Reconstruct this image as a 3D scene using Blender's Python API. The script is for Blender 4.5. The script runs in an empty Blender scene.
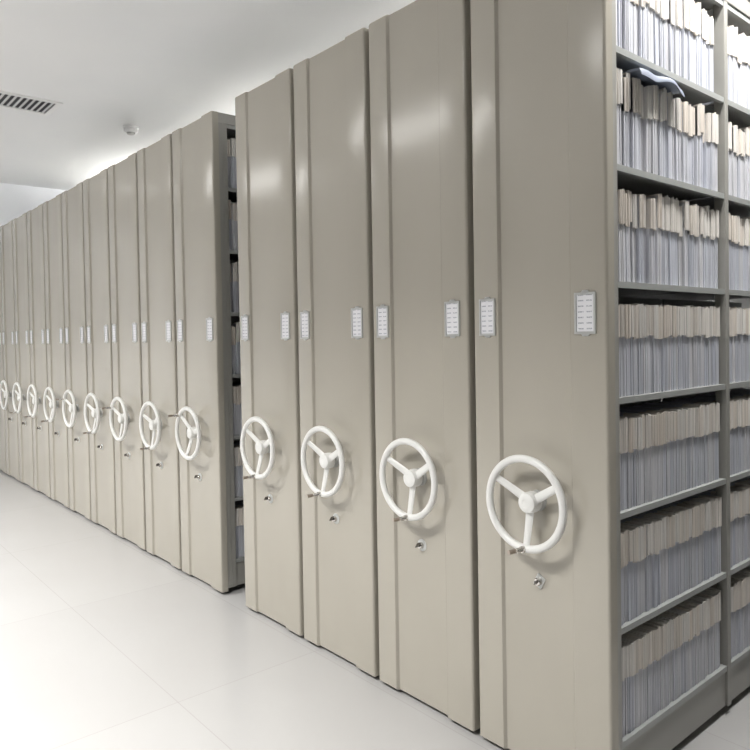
import bpy, bmesh, math, random
from mathutils import Vector, Matrix
random.seed(7)
S = bpy.context.scene
COL = S.collection
PI = math.pi

# ---------------------------------------------------------------- helpers
def link(o, parent=None):
    COL.objects.link(o)
    if parent is not None:
        o.parent = parent
    return o

def mesh_of(name, bm, mats, smooth=None):
    me = bpy.data.meshes.new(name)
    bmesh.ops.recalc_face_normals(bm, faces=bm.faces)
    bm.to_mesh(me); bm.free()
    for m in (mats if isinstance(mats, (list, tuple)) else [mats]):
        me.materials.append(m)
    if smooth is not None:
        for p in me.polygons:
            p.use_smooth = True
        me.set_sharp_from_angle(angle=math.radians(smooth))
    return me

def obj(name, bm, mats, parent=None, smooth=None, loc=None):
    o = bpy.data.objects.new(name, mesh_of(name, bm, mats, smooth))
    if loc: o.location = loc
    return link(o, parent)

def empty(name, loc=(0, 0, 0), rot=(0, 0, 0)):
    o = bpy.data.objects.new(name, None)
    o.empty_display_size = .1
    o.location = loc; o.rotation_euler = rot
    return link(o)

def tag(o, label=None, cat=None, group=None, kind=None):
    for k, v in (('label', label), ('category', cat), ('group', group), ('kind', kind)):
        if v: o[k] = v
    return o

def copy_tree(o, parent=None):
    c = o.copy(); COL.objects.link(c); c.parent = parent
    for ch in list(o.children):
        copy_tree(ch, c)
    return c

def box(bm, x0, x1, y0, y1, z0, z1, mi=0, bev=0):
    r = bmesh.ops.create_cube(bm, size=1)
    vs = r['verts']
    for v in vs:
        v.co = Vector(((x0 + x1) / 2 + v.co.x * (x1 - x0), (y0 + y1) / 2 + v.co.y * (y1 - y0), (z0 + z1) / 2 + v.co.z * (z1 - z0)))
    fs = {f for v in vs for f in v.link_faces}
    for f in fs: f.material_index = mi
    if bev:
        es = list({e for v in vs for e in v.link_edges})
        bmesh.ops.bevel(bm, geom=es, offset=bev, segments=2, affect='EDGES', profile=.5)
    return vs

def prism(bm, pts, z0, z1, mi=0):
    """closed XY outline extruded along Z"""
    a = [bm.verts.new((x, y, z0)) for x, y in pts]
    b = [bm.verts.new((x, y, z1)) for x, y in pts]
    n = len(pts)
    fs = [bm.faces.new(a[::-1]), bm.faces.new(b)]
    for i in range(n):
        fs.append(bm.faces.new((a[i], a[(i + 1) % n], b[(i + 1) % n], b[i])))
    for f in fs: f.material_index = mi
    return a + b

def cyl(bm, p0, p1, r0, r1=None, seg=20, mi=0, cap=True):
    r1 = r0 if r1 is None else r1
    p0 = Vector(p0); p1 = Vector(p1); d = (p1 - p0)
    q = Vector((0, 0, 1)).rotation_difference(d.normalized())
    a, b = [], []
    for i in range(seg):
        t = 2 * PI * i / seg; c = Vector((math.cos(t), math.sin(t), 0))
        a.append(bm.verts.new(p0 + q @ (c * r0))); b.append(bm.verts.new(p1 + q @ (c * r1)))
    for i in range(seg):
        f = bm.faces.new((a[i], a[(i + 1) % seg], b[(i + 1) % seg], b[i])); f.material_index = mi
    if cap:
        bm.faces.new(a[::-1]).material_index = mi; bm.faces.new(b).material_index = mi
    return a + b

def lathe_y(bm, prof, cx, cz, seg=28, mi=0):
    """profile of (radius, y) turned about an axis along Y through (cx, cz)"""
    rings = []
    for r, y in prof:
        if r < 1e-5:
            rings.append([bm.verts.new((cx, y, cz))])
        else:
            rings.append([bm.verts.new((cx + r * math.cos(2 * PI * i / seg), y, cz + r * math.sin(2 * PI * i / seg))) for i in range(seg)])
    for A, B in zip(rings, rings[1:]):
        for i in range(seg):
            j = (i + 1) % seg
            if len(A) == 1 and len(B) == 1: continue
            if len(A) == 1: f = bm.faces.new((A[0], B[i], B[j]))
            elif len(B) == 1: f = bm.faces.new((A[i], A[j], B[0]))
            else: f = bm.faces.new((A[i], A[j], B[j], B[i]))
            f.material_index = mi

def torus_y(bm, cx, y, cz, R, r, seg=64, rs=14, flat=1.0):
    g = []
    for i in range(seg):
        t = 2 * PI * i / seg; row = []
        for j in range(rs):
            a = 2 * PI * j / rs
            rr = R + r * math.cos(a)
            row.append(bm.verts.new((cx + rr * math.cos(t), y + r * flat * math.sin(a), cz + rr * math.sin(t))))
        g.append(row)
    for i in range(seg):
        for j in range(rs):
            bm.faces.new((g[i][j], g[(i + 1) % seg][j], g[(i + 1) % seg][(j + 1) % rs], g[i][(j + 1) % rs]))

def turn(bm, vs, M):
    bmesh.ops.transform(bm, matrix=M, verts=vs)

# ---------------------------------------------------------------- materials
def mat(name, col, rough=.5, metal=0, spec=.5, coat=0, coat_rough=.1):
    m = bpy.data.materials.new(name); m.use_nodes = True
    b = m.node_tree.nodes['Principled BSDF']
    b.inputs['Base Color'].default_value = (*col, 1)
    b.inputs['Roughness'].default_value = rough
    b.inputs['Metallic'].default_value = metal
    b.inputs['Specular IOR Level'].default_value = spec
    b.inputs['Coat Weight'].default_value = coat
    b.inputs['Coat Roughness'].default_value = coat_rough
    return m

def nodes(m):
    return m.node_tree.nodes, m.node_tree.links, m.node_tree.nodes['Principled BSDF']

def noise_tint(m, c1, c2, scale=(1, 1, 1), nscale=4, detail=3, coords='Object', bump=0, bscale=None, rough=None):
    N, L, B = nodes(m)
    tc = N.new('ShaderNodeTexCoord'); mp = N.new('ShaderNodeMapping'); mp.inputs['Scale'].default_value = scale
    nz = N.new('ShaderNodeTexNoise'); nz.inputs['Scale'].default_value = nscale; nz.inputs['Detail'].default_value = detail
    L.new(tc.outputs[coords], mp.inputs[0]); L.new(mp.outputs[0], nz.inputs['Vector'])
    cr = N.new('ShaderNodeValToRGB'); cr.color_ramp.elements[0].color = (*c1, 1); cr.color_ramp.elements[1].color = (*c2, 1)
    cr.color_ramp.elements[0].position = .3; cr.color_ramp.elements[1].position = .7
    L.new(nz.outputs['Fac'], cr.inputs[0]); L.new(cr.outputs[0], B.inputs['Base Color'])
    if bump:
        n2 = N.new('ShaderNodeTexNoise'); n2.inputs['Scale'].default_value = bscale or nscale; n2.inputs['Detail'].default_value = 1
        L.new(mp.outputs[0], n2.inputs['Vector'])
        bp = N.new('ShaderNodeBump'); bp.inputs['Strength'].default_value = 1; bp.inputs['Distance'].default_value = bump
        L.new(n2.outputs['Fac'], bp.inputs['Height']); L.new(bp.outputs[0], B.inputs['Normal'])
        if 'Coat Normal' in B.inputs: L.new(bp.outputs[0], B.inputs['Coat Normal'])
    return cr

M = {}
M['panel'] = mat('beige_grey_enamel', (.37, .35, .305), rough=.17, spec=.5)
noise_tint(M['panel'], (.425, .398, .342), (.45, .422, .364), scale=(1.5, 1.5, .6), nscale=2.2, bump=.0005, bscale=1.6)
M['frame'] = mat('grey_enamel', (.33, .325, .30), rough=.38)
M['shelf'] = mat('shelf_grey_enamel', (.36, .37, .36), rough=.4)
M['dark'] = mat('dark_carriage_paint', (.035, .035, .037), rough=.5)
M['wheel'] = mat('white_plastic', (.78, .78, .76), rough=.28)
M['hubgrey'] = mat('grey_axle_plastic', (.45, .45, .44), rough=.4)
M['chrome'] = mat('chrome', (.62, .6, .57), rough=.18, metal=1)
M['grip'] = mat('worn_brown_metal_grip', (.42, .36, .31), rough=.3, metal=.9)
M['keydark'] = mat('dark_key_metal', (.16, .15, .14), rough=.3, metal=.9)
M['silver'] = mat('silver_plastic', (.6, .61, .6), rough=.3, metal=.4)
M['steel'] = mat('rail_steel', (.42, .42, .42), rough=.3, metal=1)
M['ceiling'] = mat('white_ceiling_paint', (.74, .745, .75), rough=.7)
noise_tint(M['ceiling'], (.77, .78, .79), (.80, .805, .81), nscale=1.3)
M['wall'] = mat('pale_wall_paint', (.66, .67, .70), rough=.7)
noise_tint(M['wall'], (.82, .84, .88), (.84, .86, .89), nscale=2)
M['grey_wall'] = mat('grey_wall_paint', (.33, .33, .33), rough=.7)
noise_tint(M['grey_wall'], (.32, .32, .32), (.35, .35, .345), nscale=2)
M['white'] = mat('white_metal', (.8, .8, .8), rough=.4)
M['ventdark'] = mat('duct_shade_black', (.03, .03, .035), rough=.6)
M['slat'] = mat('vent_slat', (.55, .56, .57), rough=.4)

def floor_mat():
    m = mat('pale_tile_floor', (.75, .73, .70), rough=.2, spec=.5)
    N, L, B = nodes(m)
    tc = N.new('ShaderNodeTexCoord'); mp = N.new('ShaderNodeMapping'); mp.inputs['Location'].default_value = (.15, .62, 0)
    br = N.new('ShaderNodeTexBrick'); br.offset = 0; br.squash = 1
    br.inputs['Scale'].default_value = 1; br.inputs['Brick Width'].default_value = 1.2; br.inputs['Row Height'].default_value = .6
    br.inputs['Mortar Size'].default_value = .0018; br.inputs['Mortar Smooth'].default_value = .3
    br.inputs['Color1'].default_value = (.44, .437, .434, 1); br.inputs['Color2'].default_value = (.45, .447, .444, 1)
    br.inputs['Mortar'].default_value = (.385, .378, .37, 1)
    L.new(tc.outputs['Object'], mp.inputs[0]); L.new(mp.outputs[0], br.inputs['Vector'])
    nz = N.new('ShaderNodeTexNoise'); nz.inputs['Scale'].default_value = 1.7; nz.inputs['Detail'].default_value = 4
    mx = N.new('ShaderNodeMix'); mx.data_type = 'RGBA'; mx.blend_type = 'MULTIPLY'; mx.inputs['Factor'].default_value = 1
    cr = N.new('ShaderNodeValToRGB'); cr.color_ramp.elements[0].color = (.95, .94, .93, 1); cr.color_ramp.elements[1].color = (1, 1, 1, 1)
    L.new(tc.outputs['Object'], nz.inputs['Vector']); L.new(nz.outputs['Fac'], cr.inputs[0])
    L.new(br.outputs['Color'], mx.inputs['A']); L.new(cr.outputs[0], mx.inputs['B']); L.new(mx.outputs['Result'], B.inputs['Base Color'])
    return m
M['floor'] = floor_mat()

def paper_mat(name, c1, c2, rough=.6):
    """paper: hue differs from file to file (object random) with fine vertical sheet lines"""
    m = mat(name, c1, rough=rough, spec=.35)
    N, L, B = nodes(m)
    oi = N.new('ShaderNodeObjectInfo'); tc = N.new('ShaderNodeTexCoord')
    mp = N.new('ShaderNodeMapping'); mp.inputs['Scale'].default_value = (6, 420, 2.5)
    nz = N.new('ShaderNodeTexNoise'); nz.inputs['Scale'].default_value = 1; nz.inputs['Detail'].default_value = 2
    nz.noise_dimensions = '4D'
    L.new(tc.outputs['Object'], mp.inputs[0]); L.new(mp.outputs[0], nz.inputs['Vector'])
    mu = N.new('ShaderNodeMath'); mu.operation = 'MULTIPLY'; mu.inputs[1].default_value = 50
    L.new(oi.outputs['Random'], mu.inputs[0]); L.new(mu.outputs[0], nz.inputs['W'])
    mr = N.new('ShaderNodeMapRange'); mr.inputs['From Min'].default_value = .35; mr.inputs['From Max'].default_value = .65
    mr.inputs['To Min'].default_value = .78; mr.inputs['To Max'].default_value = 1.1
    L.new(nz.outputs['Fac'], mr.inputs[0])
    mx = N.new('ShaderNodeMix'); mx.data_type = 'RGBA'
    mx.inputs['A'].default_value = (*c1, 1); mx.inputs['B'].default_value = (*c2, 1)
    L.new(oi.outputs['Random'], mx.inputs['Factor'])
    m2 = N.new('ShaderNodeMix'); m2.data_type = 'RGBA'; m2.blend_type = 'MULTIPLY'; m2.inputs['Factor'].default_value = 1
    L.new(mx.outputs['Result'], m2.inputs['A']); L.new(mr.outputs[0], m2.inputs['B'])
    L.new(m2.outputs['Result'], B.inputs['Base Color'])
    return m
M['sheets'] = paper_mat('bluish_white_paper', (.56, .58, .65), (.66, .66, .69))
M['cream'] = paper_mat('cream_paper', (.71, .65, .585), (.77, .75, .72))
M['bag'] = mat('bluish_plastic_sleeve', (.24, .27, .34), rough=.5)

def card_mat():
    m = mat('printed_label_card', (.82, .82, .84), rough=.45)
    N, L, B = nodes(m)
    tc = N.new('ShaderNodeTexCoord')
    sp = N.new('ShaderNodeSeparateXYZ'); L.new(tc.outputs['Generated'], sp.inputs[0])
    def math_(op, a, b=None, c=None):
        n = N.new('ShaderNodeMath'); n.operation = op
        for i, v in enumerate((a, b, c)):
            if v is None: continue
            if isinstance(v, (int, float)): n.inputs[i].default_value = v
            else: L.new(v, n.inputs[i])
        return n.outputs[0]
    fz = math_('FRACT', math_('MULTIPLY', sp.outputs['Z'], 6.5))
    row = math_('MULTIPLY', math_('GREATER_THAN', fz, .38), math_('LESS_THAN', fz, .62))
    fx = math_('FRACT', math_('MULTIPLY', sp.outputs['X'], 2))
    colm = math_('MULTIPLY', math_('GREATER_THAN', fx, .16), math_('LESS_THAN', fx, .82))
    mask = math_('MULTIPLY', row, colm)
    nz = N.new('ShaderNodeTexNoise'); nz.inputs['Scale'].default_value = 22; L.new(tc.outputs['Generated'], nz.inputs['Vector'])
    mask = math_('MULTIPLY', mask, math_('GREATER_THAN', nz.outputs['Fac'], .42))
    mx = N.new('ShaderNodeMix'); mx.data_type = 'RGBA'; mx.inputs['A'].default_value = (.82, .82, .85, 1); mx.inputs['B'].default_value = (.42, .43, .48, 1)
    L.new(mask, mx.inputs['Factor']); L.new(mx.outputs['Result'], B.inputs['Base Color'])
    return m
M['card'] = card_mat()

def emit(name, col, st):
    m = bpy.data.materials.new(name); m.use_nodes = True
    N, L = m.node_tree.nodes, m.node_tree.links
    N.remove(N['Principled BSDF']); e = N.new('ShaderNodeEmission')
    e.inputs[0].default_value = (*col, 1); e.inputs[1].default_value = st
    L.new(e.outputs[0], N['Material Output'].inputs[0])
    return m
M['tube'] = emit('lit_tube', (1, .98, .95), 22)
M['diffuser'] = emit('lit_diffuser', (1, .985, .96), 11)

# ---------------------------------------------------------------- dimensions
H = 2.45; FW = .4701; PW = .4936; X2 = -2.1806
Z0 = .1675; DZ = .3182
Y0 = .062; BAY = .672; UP = .026
BAYS = [(Y0, Y0 + BAY), (Y0 + BAY + UP, Y0 + 2 * BAY + UP)]
DEPTH = BAYS[1][1] + UP
CEIL = 3.0
XW0, XW1, YW0, YW1 = -7.16, 3.4, -5.4, 4.2

# ---------------------------------------------------------------- the room
def slab(name, b, m):
    bm = bmesh.new(); box(bm, *b)
    return tag(obj(name, bm, m), kind='structure')
slab('floor', (XW0, XW1, YW0, YW1, -.1, 0), M['floor'])
slab('ceiling', (XW0, XW1, YW0, YW1, CEIL, CEIL + .1), M['ceiling'])
slab('wall_left', (XW0 - .1, XW0, YW0, YW1, -.1, CEIL + .1), M['wall'])
slab('wall_right', (XW1, XW1 + .1, YW0, YW1, -.1, CEIL + .1), M['grey_wall'])
slab('wall_front', (XW0 - .1, XW1 + .1, YW0 - .1, YW0, -.1, CEIL + .1), M['grey_wall'])
slab('wall_back', (XW0 - .1, XW1 + .1, YW1, YW1 + .1, -.1, CEIL + .1), M['grey_wall'])
for nm, b in (('baseboard_left', (XW0, XW0 + .012, YW0, YW1, 0, .09)), ('baseboard_right', (XW1 - .012, XW1, YW0, YW1, 0, .09)),
              ('baseboard_front', (XW0 + .012, XW1 - .012, YW0, YW0 + .012, 0, .09)), ('baseboard_back', (XW0 + .012, XW1 - .012, YW1 - .012, YW1, 0, .09))):
    slab(nm, b, M['white'])
# floor rails the carriages roll on
for k, y in enumerate((.22, 1.16)):
    bm = bmesh.new(); box(bm, XW0 + .02, .9, y - .03, y + .03, 0, .006); box(bm, XW0 + .02, .9, y - .008, y + .008, .006, .010)
    tag(obj('floor_rail', bm, M['steel']), ('steel rail in the floor under the shelving, nearer the hand wheels', 'steel rail in the floor under the rear half of the shelving')[k], 'rail')

# ---------------------------------------------------------------- shelving unit
def panel_bm():
    d = .010; s = .005
    xl, xr = -FW, 0
    a = xl + .104; b = xr - .118
    pts = []
    R = .009
    def arc(cx, cy, t0, t1, n=5):
        for i in range(n + 1):
            t = math.radians(t0 + (t1 - t0) * i / n); pts.append((cx + R * math.cos(t), cy + R * math.sin(t)))
    pts.append((xl, .036))
    arc(xl + R, R, 180, 270)
    pts += [(a - s, 0), (a - s * .6, .0015), (a + s * .1, d - .002), (a + s * .5, d), (b - s * .5, d), (b - s * .1, d - .002), (b + s * .6, .0015), (b + s, 0)]
    arc(xr - R, R, 270, 360)
    pts.append((xr, .036))
    bm = bmesh.new()
    # rounded top: three rings
    n = len(pts); cx = sum(p[0] for p in pts) / n
    rings = []
    for z, ins in ((.014, .004), (.018, 0), (.024, 0), (.8, 0), (1.6, 0), (H - .014, 0), (H - .008, 0), (H - .0025, .002), (H, .007)):
        ring = []
        for x, y in pts:
            yy = y + ins if y < .03 else y
            xx = x + (ins if x < cx else -ins) * (1 if abs(x - cx) > FW / 2 - R - .001 else 0)
            ring.append(bm.verts.new((xx, yy, z)))
        rings.append(ring)
    for A, B in zip(rings, rings[1:]):
        for i in range(n):
            bm.faces.new((A[i], A[(i + 1) % n], B[(i + 1) % n], B[i]))
    bm.faces.new(rings[0][::-1]); bm.faces.new(rings[-1])
    return bm

def holder(parent, x0, x1, nm='label_holder'):
    z0, z1 = 1.298, 1.412
    cx = (x0 + x1) / 2
    bm = bmesh.new(); t = .006
    y1, y0 = 0.0, -.005
    box(bm, x0, x0 + t, y0, y1, z0, z1); box(bm, x1 - t, x1, y0, y1, z0, z1)
    box(bm, x0 + t, x1 - t, y0, y1, z1 - t, z1); box(bm, x0 + t, x1 - t, y0, y1, z0, z0 + t)
    box(bm, x0 + t, x1 - t, -.0012, y1, z0 + t, z1 - t)
    for s, zz in ((1, z1), (-1, z0)):
        pts = [(cx - .013, zz), (cx - .008, zz + s * .006), (cx + .008, zz + s * .006), (cx + .013, zz)]
        v = [bm.verts.new((x, -.003, z)) for x, z in pts]; w = [bm.verts.new((x, 0, z)) for x, z in pts]
        bm.faces.new(v); bm.faces.new(w[::-1])
        for i in range(4): bm.faces.new((v[i], v[(i + 1) % 4], w[(i + 1) % 4], w[i]))
        cyl(bm, (cx, -.0045, zz + s * .002), (cx, 0, zz + s * .002), .0025, seg=10)
    h = obj(nm, bm, M['silver'], parent)
    bm = bmesh.new(); box(bm, x0 + t + .001, x1 - t - .001, -.0028, -.0014, z0 + t + .001, z1 - t - .001)
    c = obj('label_card', bm, M['card'], h)
    c['label'] = 'white printed card with rows of small grey marks'
    return h

WX = -FW / 2 - .003; WZ = .8117; PANEL_D = .010
def hand_wheel(parent, angle, tilt=0):
    """angle = direction (degrees in the panel plane) of the spoke end that carries the crank"""
    R, r = .1300, .0115; yr = -.053; yh = -.028
    bm = bmesh.new()
    torus_y(bm, WX, yr, WZ, R, r, flat=.95)
    for a in (30, 150, 270):
        t = math.radians(a + tilt)
        u = Vector((math.cos(t), 0, math.sin(t))); w = Vector((-math.sin(t), 0, math.cos(t)))
        N = 7; rings = []
        for i in range(N):
            f = i / (N - 1); d = .02 + f * (R - .018)
            hw = .0145 - .0035 * f; th = .006 - .001 * f
            y = yh + (yr + .003 - yh) * f ** 1.2
            c = Vector((WX, y, WZ)) + u * d
            ring = []
            for k in range(10):
                q = 2 * PI * k / 10
                ring.append(bm.verts.new(c + w * hw * math.cos(q) + Vector((0, 1, 0)) * th * math.sin(q)))
            rings.append(ring)
        for A, B in zip(rings, rings[1:]):
            for k in range(10): bm.faces.new((A[k], A[(k + 1) % 10], B[(k + 1) % 10], B[k]))
        bm.faces.new(rings[0][::-1]); bm.faces.new(rings[-1])
    wheel = obj('hand_wheel', bm, M['wheel'], parent, smooth=40)
    bm = bmesh.new()
    lathe_y(bm, [(0, yh + .018), (.030, yh + .018), (.031, yh + .012), (.031, yh - .006), (.030, yh - .010), (.0292, yh - .0105), (.0292, yh - .0125), (.028, yh - .018), (.021, yh - .0215), (.012, yh - .0225), (.0115, yh - .0215), (.006, yh - .022), (0, yh - .0225)], WX, WZ)
    obj('hub_cap', bm, M['wheel'], wheel, smooth=35)
    bm = bmesh.new()
    lathe_y(bm, [(0, yh + .0185), (.021, yh + .0185), (.021, -.004 + PANEL_D - .006), (.03, PANEL_D - .006), (.031, PANEL_D), (0, PANEL_D)], WX, WZ)
    ax = obj('axle_housing', bm, M['hubgrey'], wheel, smooth=35); ax['label'] = 'grey round axle housing behind the white wheel'
    # crank: clip on the rim, arm lying out of the wheel face and a bar grip
    t = math.radians(angle + tilt)
    e = Vector((WX + math.cos(t) * R, yr, WZ + math.sin(t) * R))
    bm = bmesh.new()
    cyl(bm, e + Vector((0, .013, 0)), e + Vector((0, -.018, 0)), .0095, seg=18)
    cyl(bm, e + Vector((0, -.0135, .0)), e + Vector((-.006, -.030, -.002)), .0075, seg=16)
    cyl(bm, e + Vector((-.004, -.024, -.001)), e + Vector((-.008, -.040, -.001)), .0055, .006, seg=16)
    ck = obj('crank_handle', bm, M['chrome'], wheel, smooth=35); ck['label'] = 'chrome folding crank on the wheel rim'
    bm = bmesh.new()
    cyl(bm, e + Vector((-.0078, -.039, -.001)), e + Vector((-.012, -.060, -.002)), .0068, .0066, seg=16)
    gp = obj('crank_grip', bm, M['grip'], wheel, smooth=35); gp['label'] = 'brownish worn end of the crank handle'
    return wheel

def lock(parent, diamond):
    x, z = -.235, .573; y = PANEL_D
    bm = bmesh.new()
    if diamond:
        vs = box(bm, x - .015, x + .015, y - .003, y, z - .019, z + .019, bev=.001)
        turn(bm, list(bm.verts), Matrix.Translation((x, 0, z)) @ Matrix.Rotation(math.radians(-28), 4, 'Y').inverted() @ Matrix.Translation((-x, 0, -z)))
    else:
        lathe_y(bm, [(0, y), (.021, y), (.021, y - .002), (.017, y - .004), (0, y - .004)], x, z, seg=24)
    o = obj('lock', bm, M['silver'], parent, smooth=30)
    bm = bmesh.new()
    lathe_y(bm, [(0, y - .003), (.0115, y - .003), (.0115, y - .013), (.0095, y - .016), (.004, y - .016), (0, y - .015)], x, z, seg=22)
    obj('lock_barrel', bm, M['chrome'], o, smooth=30)
    bm = bmesh.new()
    a = math.radians(35); e = .022 if diamond else .034
    cyl(bm, (x, y - .015, z), (x - .002, y - .022, z), .0035, seg=10)
    vs = box(bm, x - .0016, x + .0016, y - e, y - .018, z - (.009 if diamond else .003), z + (.009 if diamond else .017), bev=.0008)
    turn(bm, list(bm.verts), Matrix.Translation((x, 0, z)) @ Matrix.Rotation(a, 4, 'Y') @ Matrix.Translation((-x, 0, -z)))
    k = obj('key', bm, M['keydark'], o, smooth=30); k['label'] = 'small dark key standing in the lock'
    return o

def make_unit(name='mobile_shelving_unit'):
    root = empty(name)
    p = obj('end_panel', panel_bm(), M['panel'], root, smooth=25)
    holder(root, -.099, -.033); holder(root, -.443, -.380)
    # carriage
    bm = bmesh.new(); box(bm, -FW + .012, -.012, .03, DEPTH - .01, .03, Z0 - .022)
    c = obj('base_carriage', bm, M['frame'], root)
    bm = bmesh.new(); box(bm, -FW + .02, -.022, .032, .046, .004, .03); box(bm, -FW + .03, -.03, DEPTH - .04, DEPTH - .02, .004, .03)
    obj('kick_strip', bm, M['dark'], root)
    for y in (.22, 1.16):
        for x in (-.1, -.37):
            bm = bmesh.new(); cyl(bm, (x, y - .012, .0350), (x, y + .012, .0350), .025, seg=24)
            obj('carriage_wheel', bm, M['dark'], root, smooth=30)
    # uprights
    for y0, y1 in ((.036, Y0), (BAYS[0][1], BAYS[1][0]), (BAYS[1][1], DEPTH)):
        for x0, x1 in ((-.040, -.003), (-FW + .003, -FW + .040)):
            bm = bmesh.new(); box(bm, x0, x1, y0, y1, .03, H - .012, bev=.002)
            obj('upright', bm, M['frame'], root)
    # shelves (turned down front lips) and centre partition
    for y0, y1 in BAYS:
        for i in range(8):
            z = Z0 + i * DZ
            bm = bmesh.new()
            box(bm, -FW + .006, -.006, y0 + .0005, y1 - .0005, z - .003, z)
            for x0, x1 in ((-.008, -.006), (-FW + .006, -FW + .008)):
                box(bm, x0, x1, y0 + .0005, y1 - .0005, z - .0175, z - .003)
            for x0, x1 in ((-.018, -.008), (-FW + .008, -FW + .018)):
                box(bm, x0, x1, y0 + .0005, y1 - .0005, z - .0175, z - .0155)
            obj('shelf', bm, M['shelf'], root)
            if i < 7:
                bm = bmesh.new(); box(bm, -FW / 2 - .004, -FW / 2 + .004, y0 + .001, y1 - .001, z + .001, z + DZ - .021)
                obj('partition', bm, M['shelf'], root)
    bm = bmesh.new(); box(bm, -FW + .002, -.002, .0365, DEPTH, Z0 + 7 * DZ + .001, H - .002, bev=.002)
    obj('top_panel', bm, M['frame'], root)
    return root

ORD = {
 1: 'nearest beige shelving unit, its right side open and packed with files',
 2: 'beige shelving unit directly left of the nearest one',
 3: 'beige shelving unit third from the right, two places from the nearest',
 4: 'beige shelving unit on the right edge of the open gap in the row',
 5: 'beige shelving unit on the far side of the open gap, its crank raised',
 6: 'beige shelving unit second to the left of the gap, crank at the bottom',
 7: 'beige shelving unit with raised wheel crank, third to the left of the gap',
 8: 'beige shelving unit fourth to the left of the gap, crank at the bottom',
 9: 'beige shelving unit with raised wheel crank, fifth to the left of the gap',
 10: 'beige shelving unit sixth to the left of the gap, far down the row',
 11: 'beige shelving unit seventh to the left of the gap',
 12: 'beige shelving unit third from the far wall',
 13: 'beige shelving unit second from the far wall',
 14: 'beige shelving unit at the far end of the row, against the far wall'}
proto = make_unit()
ORD[0] = 'added beige shelving unit across the side aisle, out of view, shading the open files'  # extra unit outside the view, added to keep light off the lower files
GRP = 'hand wheel shelving units in the row'
units = {k: (proto if k == 1 else copy_tree(proto)) for k in range(15)}
for k in range(15):
    x = 1.10 if k == 0 else -(k - 1) * PW if k <= 4 else X2 - (k - 5) * PW
    u = units[k]
    u.location = (x, 0, 0)
    tag(u, ORD[k], 'shelving unit', GRP)
    hand_wheel(u, 150 if k in (5, 7, 9, 13) else 270, {1: 0, 2: 1, 3: -3, 4: -6, 5: -14, 6: 4, 8: 3}.get(k, random.uniform(-5, 5)))
    if k == 5:
        bm = bmesh.new(); box(bm, -.036, -.0045, Y0 + .0005, .086, .03, H - .014)
        obj('upright', bm, M['frame'], u)
    lock(u, k == 1)

# ---------------------------------------------------------------- files on the shelves
FILE_D = .198; FH = .256; SPLIT = .640
def file_meshes(seed, th):
    rd = random.Random(seed)
    bm = bmesh.new(); bc = bmesh.new()
    n = max(4, int(th / .0045)); y = 0
    ws = [rd.uniform(.6, 1.4) for _ in range(n)]; s = sum(ws)
    split = FH * SPLIT + rd.uniform(-.006, .004)
    # grey-white sheaf: several bundles with their own edge
    for w in ws:
        w = w / s * th
        dx = rd.uniform(-.0035, 0); dz = rd.uniform(-.006, 0)
        lo = rd.uniform(0, .0012)
        box(bm, -FILE_D, -.004 + dx, y + .0001, y + w * .93, 0, FH - .004 + dz)
        y += w
    # cream cover wrapped round the upper part of the spine
    y = 0; n2 = rd.choice((2, 3, 3)); ws = [rd.uniform(.6, 1.4) for _ in range(n2)]; s = sum(ws)
    for w in ws:
        w = w / s * th; dx = rd.uniform(-.002, .001); dz = rd.uniform(-.004, .003)
        z0 = split + rd.uniform(-.0025, .0025)
        pts = [(-.06, y + .0001), (dx - .001, y + .0001), (dx + .001, y + w * .3), (dx, y + w * .7), (dx - .002, y + w * .95), (-.06, y + w * .95)]
        vs = prism(bc, pts, z0, FH + dz)
        for v in vs:                      # slight slope of the top edge
            if v.co.z > split + .02: v.co.z += v.co.x * .04 + rd.uniform(-.0008, .0008)
        y += w
    me = mesh_of('paper_file', bm, M['sheets']); mc = mesh_of('cream_cover', bc, M['cream'])
    return me, mc

VAR = []
for i in range(14):
    th = (.021, .024, .027, .030)[i % 4]
    VAR.append((th,) + file_meshes(100 + i, th - .0008))

LEVEL = ['bottom', 'second', 'third', 'fourth', 'fifth', 'sixth', 'top']
count = 0
rest = bmesh.new()
def fill(xoff, row, bay, rowtidy, where, limit=None):
    """stand files along one shelf bay; past the limit they go to the uncounted rest"""
    global count
    y0, y1 = BAYS[bay]; y = y0 + (.028 if xoff < -1 and bay == 0 else .005); z = Z0 + row * DZ; n = 0
    while True:
        th, me, mc = random.choice(VAR)
        lean = 0 if rowtidy else .010 * math.sin(n * .45 + row) - .002
        step = th + (0 if rowtidy else .0014)
        if y + step > y1 - .006: break
        sz = random.uniform(.99, 1.01) if rowtidy else random.uniform(.95, 1.055)
        if limit is None or n < limit:
            o = bpy.data.objects.new('paper_file', me); COL.objects.link(o)
            c = bpy.data.objects.new('cream_cover', mc); COL.objects.link(c); c.parent = o
            o.location = (xoff - .012 + (random.uniform(-.003, .002) if rowtidy else random.uniform(-.014, .003)), y, z + .0006)
            o.rotation_euler = (-lean, 0, 0)
            o.scale = (1, 1, sz)
            tag(o, 'bluish white paper file with cream top, %s shelf %s' % (LEVEL[row], where), 'file',
                'files on the %s shelf %s' % (LEVEL[row], where))
            c['label'] = 'cream paper cover round the upper part of the file'
            count += 1
        else:
            box(rest, xoff - .012 - FILE_D, xoff - .013, y + .0005, y + th - .001, z + .0006, z + FH * sz, 0)
            box(rest, xoff - .012 - .06, xoff - .011, y + .0002, y + th - .0006, z + FH * SPLIT, z + FH * sz + .001, 1)
        y += step; n += 1
for row in range(7):
    fill(0, row, 0, row < 4, 'of the nearest unit')
    fill(0, row, 1, row < 4, 'of the nearest unit, rear bay', 8)
    fill(X2, row, 0, row < 3, 'of the unit beyond the gap', 4)
    fill(X2, row, 1, True, '', 0)
rest_o = obj('paper_files', rest, [M['sheets'], M['cream']])
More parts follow.
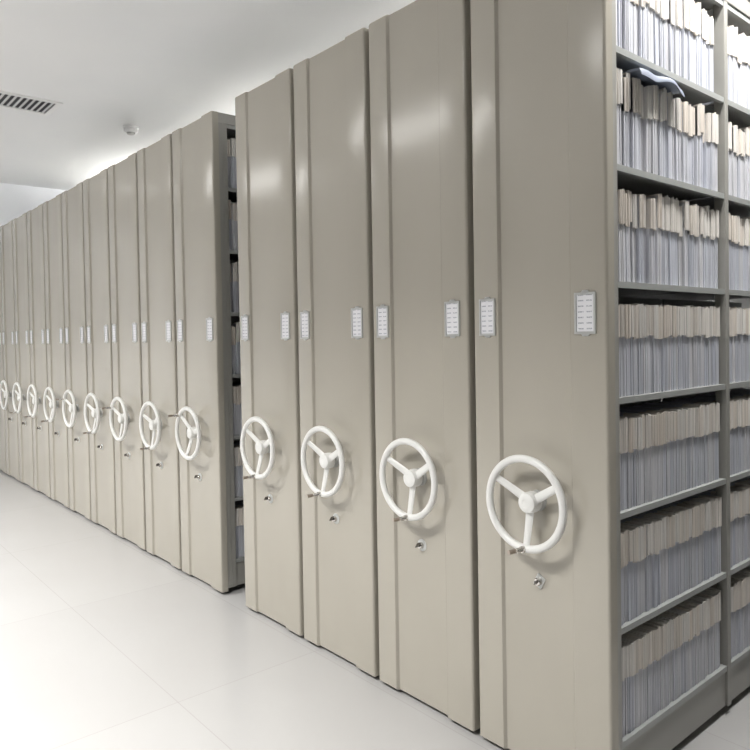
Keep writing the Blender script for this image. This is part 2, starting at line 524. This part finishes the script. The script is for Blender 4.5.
tag(rest_o, 'remaining bluish white paper files with cream tops deep in the shelves', 'files', kind='stuff')
print('files', count)

# plastic sleeve lying crumpled on top of the row under the second highest shelf
bm = bmesh.new(); NX, NY = 7, 16; top = []; bot = []
zt = Z0 + 5 * DZ + FH * 1.045
for i in range(NX):
    ra, rb = [], []
    for j in range(NY):
        f = j / (NY - 1); g = i / (NX - 1)
        y = .155 + .26 * f; x = -.13 + .146 * min(g, .86) / .86 + (g > .86) * .002
        z = zt + .006 + .009 * math.sin(f * PI) + .003 * math.sin(f * 9 + g * 2)
        if g > .8: z -= (g - .8) / .2 * (.016 + .005 * math.sin(f * 7))
        ra.append(bm.verts.new((x + .004 * math.sin(f * 11), y, z))); rb.append(bm.verts.new((x + .004 * math.sin(f * 11), y, z - .006)))
    top.append(ra); bot.append(rb)
for i in range(NX - 1):
    for j in range(NY - 1):
        bm.faces.new((top[i][j], top[i + 1][j], top[i + 1][j + 1], top[i][j + 1]))
        bm.faces.new((bot[i][j], bot[i][j + 1], bot[i + 1][j + 1], bot[i + 1][j]))
for i in range(NX - 1):
    for j in (0, NY - 1): bm.faces.new((top[i][j], top[i + 1][j], bot[i + 1][j], bot[i][j]))
for j in range(NY - 1):
    for i in (0, NX - 1): bm.faces.new((top[i][j], top[i][j + 1], bot[i][j + 1], bot[i][j]))
tag(obj('document_sleeve', bm, M['bag'], smooth=40), 'crumpled bluish sleeve lying across the tops of files on the sixth shelf', 'folder')

# ---------------------------------------------------------------- ceiling fittings
v = empty('ceiling_vent', (-4.365, -.43, CEIL))
tag(v, 'square louvred grille in the ceiling at the upper left', 'vent')
W2, L2 = .17, .33
bm = bmesh.new(); t = .035
box(bm, -W2, W2, L2 - t, L2, -.008, 0); box(bm, -W2, W2, -L2, -L2 + t, -.008, 0)
box(bm, -W2, -W2 + t, -L2 + t, L2 - t, -.008, 0); box(bm, W2 - t, W2, -L2 + t, L2 - t, -.008, 0)
obj('vent_frame', bm, M['white'], v)
bm = bmesh.new(); box(bm, -W2 + t, W2 - t, -L2 + t, L2 - t, -.0008, -.0002); obj('duct_shade_sheet', bm, M['ventdark'], v)  # flat black sheet stands in for the shade inside the duct
ns = 15
for i in range(ns):
    y = -L2 + t + (i + .5) * (2 * L2 - 2 * t) / ns
    bm = bmesh.new(); vs = box(bm, -W2 + t, W2 - t, y - .010, y + .010, -.0055, -.0035)
    turn(bm, vs, Matrix.Translation((0, y, -.0045)) @ Matrix.Rotation(math.radians(12), 4, 'X') @ Matrix.Translation((0, -y, .0045)))
    obj('slat', bm, M['slat'], v)

d = empty('smoke_detector', (-4.46, .49, CEIL))
tag(d, 'small round white smoke detector on the ceiling above the far shelving', 'smoke detector')
def lathe_z(bm, prof, seg=32):
    rings = []
    for r, z in prof:
        rings.append([bm.verts.new((r * math.cos(2 * PI * i / seg), r * math.sin(2 * PI * i / seg), z)) for i in range(seg)] if r > 1e-5 else [bm.verts.new((0, 0, z))])
    for A, B in zip(rings, rings[1:]):
        for i in range(seg):
            j = (i + 1) % seg
            if len(A) == 1: bm.faces.new((A[0], B[i], B[j]))
            elif len(B) == 1: bm.faces.new((A[i], A[j], B[0]))
            else: bm.faces.new((A[i], A[j], B[j], B[i]))
bm = bmesh.new(); lathe_z(bm, [(0, 0), (.062, 0), (.062, -.010), (.055, -.014), (0, -.014)]); obj('mounting_base', bm, M['white'], d, smooth=30)
bm = bmesh.new(); lathe_z(bm, [(0, -.014), (.050, -.014), (.054, -.022), (.052, -.036), (.040, -.046), (.034, -.046), (0, -.046)]); obj('detector_head', bm, M['white'], d, smooth=30)
bm = bmesh.new(); lathe_z(bm, [(0, -.046), (.033, -.046), (.031, -.056), (.024, -.060), (0, -.060)]); obj('sensor_chamber', bm, M['hubgrey'], d, smooth=30)

def area(name, loc, sx, sy, power, parent=None, spread=180, rot=(0, 0, 0), col=(1, .985, .96)):
    l = bpy.data.lights.new(name, 'AREA'); l.shape = 'RECTANGLE'; l.size = sx; l.size_y = sy
    l.energy = power; l.color = col; l.spread = math.radians(spread)
    o = bpy.data.objects.new(name, l); o.location = loc; o.rotation_euler = rot
    return link(o, parent)

def ceiling_light(x, y, label, power, spread, L=.6, drop=0, tube_axis='x', group='recessed twin tube ceiling lights'):
    f = empty('ceiling_light', (x, y, CEIL), (0, 0, 0 if tube_axis == 'x' else PI / 2))
    tag(f, label, 'ceiling light', group)
    h = -drop
    bm = bmesh.new()
    if drop:
        box(bm, -L / 2 - .03, L / 2 + .03, -.05, .05, h - .0, h + .035, bev=.004)
        for s in (-1, 1): cyl(bm, (s * L * .35, 0, h + .03), (s * L * .35, 0, 0), .005, seg=8)
    else:
        box(bm, -L / 2 - .03, L / 2 + .03, -.10, .10, -.006, 0)
    obj('housing', bm, M['white'], f)
    for s in (-1, 1):
        bm = bmesh.new(); yy = s * (.028 if drop else .045)
        z = h - .018
        cyl(bm, (-L / 2, yy, z), (L / 2, yy, z), .011, seg=14)
        obj('tube', bm, M['tube'], f, smooth=40)
    area('lamp_glow', (0, 0, h - .035), L, .16, power, f, spread)
    return f

def panel_light(x, y, L, W, label, power, spread, group, em):
    f = empty('ceiling_light', (x, y, CEIL)); tag(f, label, 'ceiling light', group)
    bm = bmesh.new(); t = .018
    box(bm, -L / 2 - t, L / 2 + t, W / 2, W / 2 + t, -.010, 0); box(bm, -L / 2 - t, L / 2 + t, -W / 2 - t, -W / 2, -.010, 0)
    box(bm, -L / 2 - t, -L / 2, -W / 2, W / 2, -.010, 0); box(bm, L / 2, L / 2 + t, -W / 2, W / 2, -.010, 0)
    obj('light_frame', bm, M['white'], f)
    bm = bmesh.new(); box(bm, -L / 2, L / 2, -W / 2, W / 2, -.006, -.001); obj('diffuser', bm, em, f)
    area('lamp_glow', (0, 0, -.012), L, W, power, f, spread)
for x, w in ((-5.4, 'farthest from the camera'), (-3.0, 'in front of the open gap'), (-.6, 'in front of the nearest unit')):
    panel_light(x, -2.27, 1.2, .36, 'long flat light panel over the aisle %s' % w, 82, 112, 'long flat ceiling lights over the aisle', M['diffuser'])
panel_light(-6.6, -1.38, .26, .12, 'short flat light panel close to the shelving near the far wall', 3, 120, 'short ceiling lights close to the shelving', M['diffuser'])
for x, w, p in ((-5.9, 'at the far end', 75), (-3.4, 'in the middle', 22), (-1.5, 'at the near end', 12)):
    f = ceiling_light(x, 1.5, 'hanging twin tube light above the tops of the shelving %s' % w, 6, 180, L=1.2, drop=.25, group='hanging lights above the shelving')
    area('uplight_glow', (0, 0, -.21), 1.2, .1, p, f, 180, rot=(PI, 0, 0))
ceiling_light(.33, .65, 'twin tube light over the side aisle by the open shelves', 36, 150, L=1.2, tube_axis='y')

# ---------------------------------------------------------------- world, camera
w = bpy.data.worlds.new('world'); S.world = w; w.use_nodes = True
w.node_tree.nodes['Background'].inputs[0].default_value = (.9, .93, 1, 1); w.node_tree.nodes['Background'].inputs[1].default_value = .05

cam = bpy.data.cameras.new('camera'); co = bpy.data.objects.new('camera', cam); link(co)
yaw, pit, rol, fpx, ppy = .8641, -.0221, -.0168, 697.72, 353.42
F = Vector((-math.sin(yaw) * math.cos(pit), math.cos(yaw) * math.cos(pit), math.sin(pit)))
Rv = Vector((math.cos(yaw), math.sin(yaw), 0)); Uv = Rv.cross(F)
R2 = math.cos(rol) * Rv + math.sin(rol) * Uv; U2 = -math.sin(rol) * Rv + math.cos(rol) * Uv
mw = Matrix((R2, U2, -F)).transposed().to_4x4(); mw.translation = Vector((1.0089, -1.6755, 1.2968))
co.matrix_world = mw
cam.sensor_width = 36; cam.lens = fpx / 750 * 36
cam.shift_y = (ppy - 375) / 750
cam.clip_start = .05
S.camera = co
S.view_settings.view_transform = 'Standard'; S.view_settings.look = 'None'
S.view_settings.gamma = 1; S.view_settings.use_curve_mapping = False
S.view_settings.exposure = .07
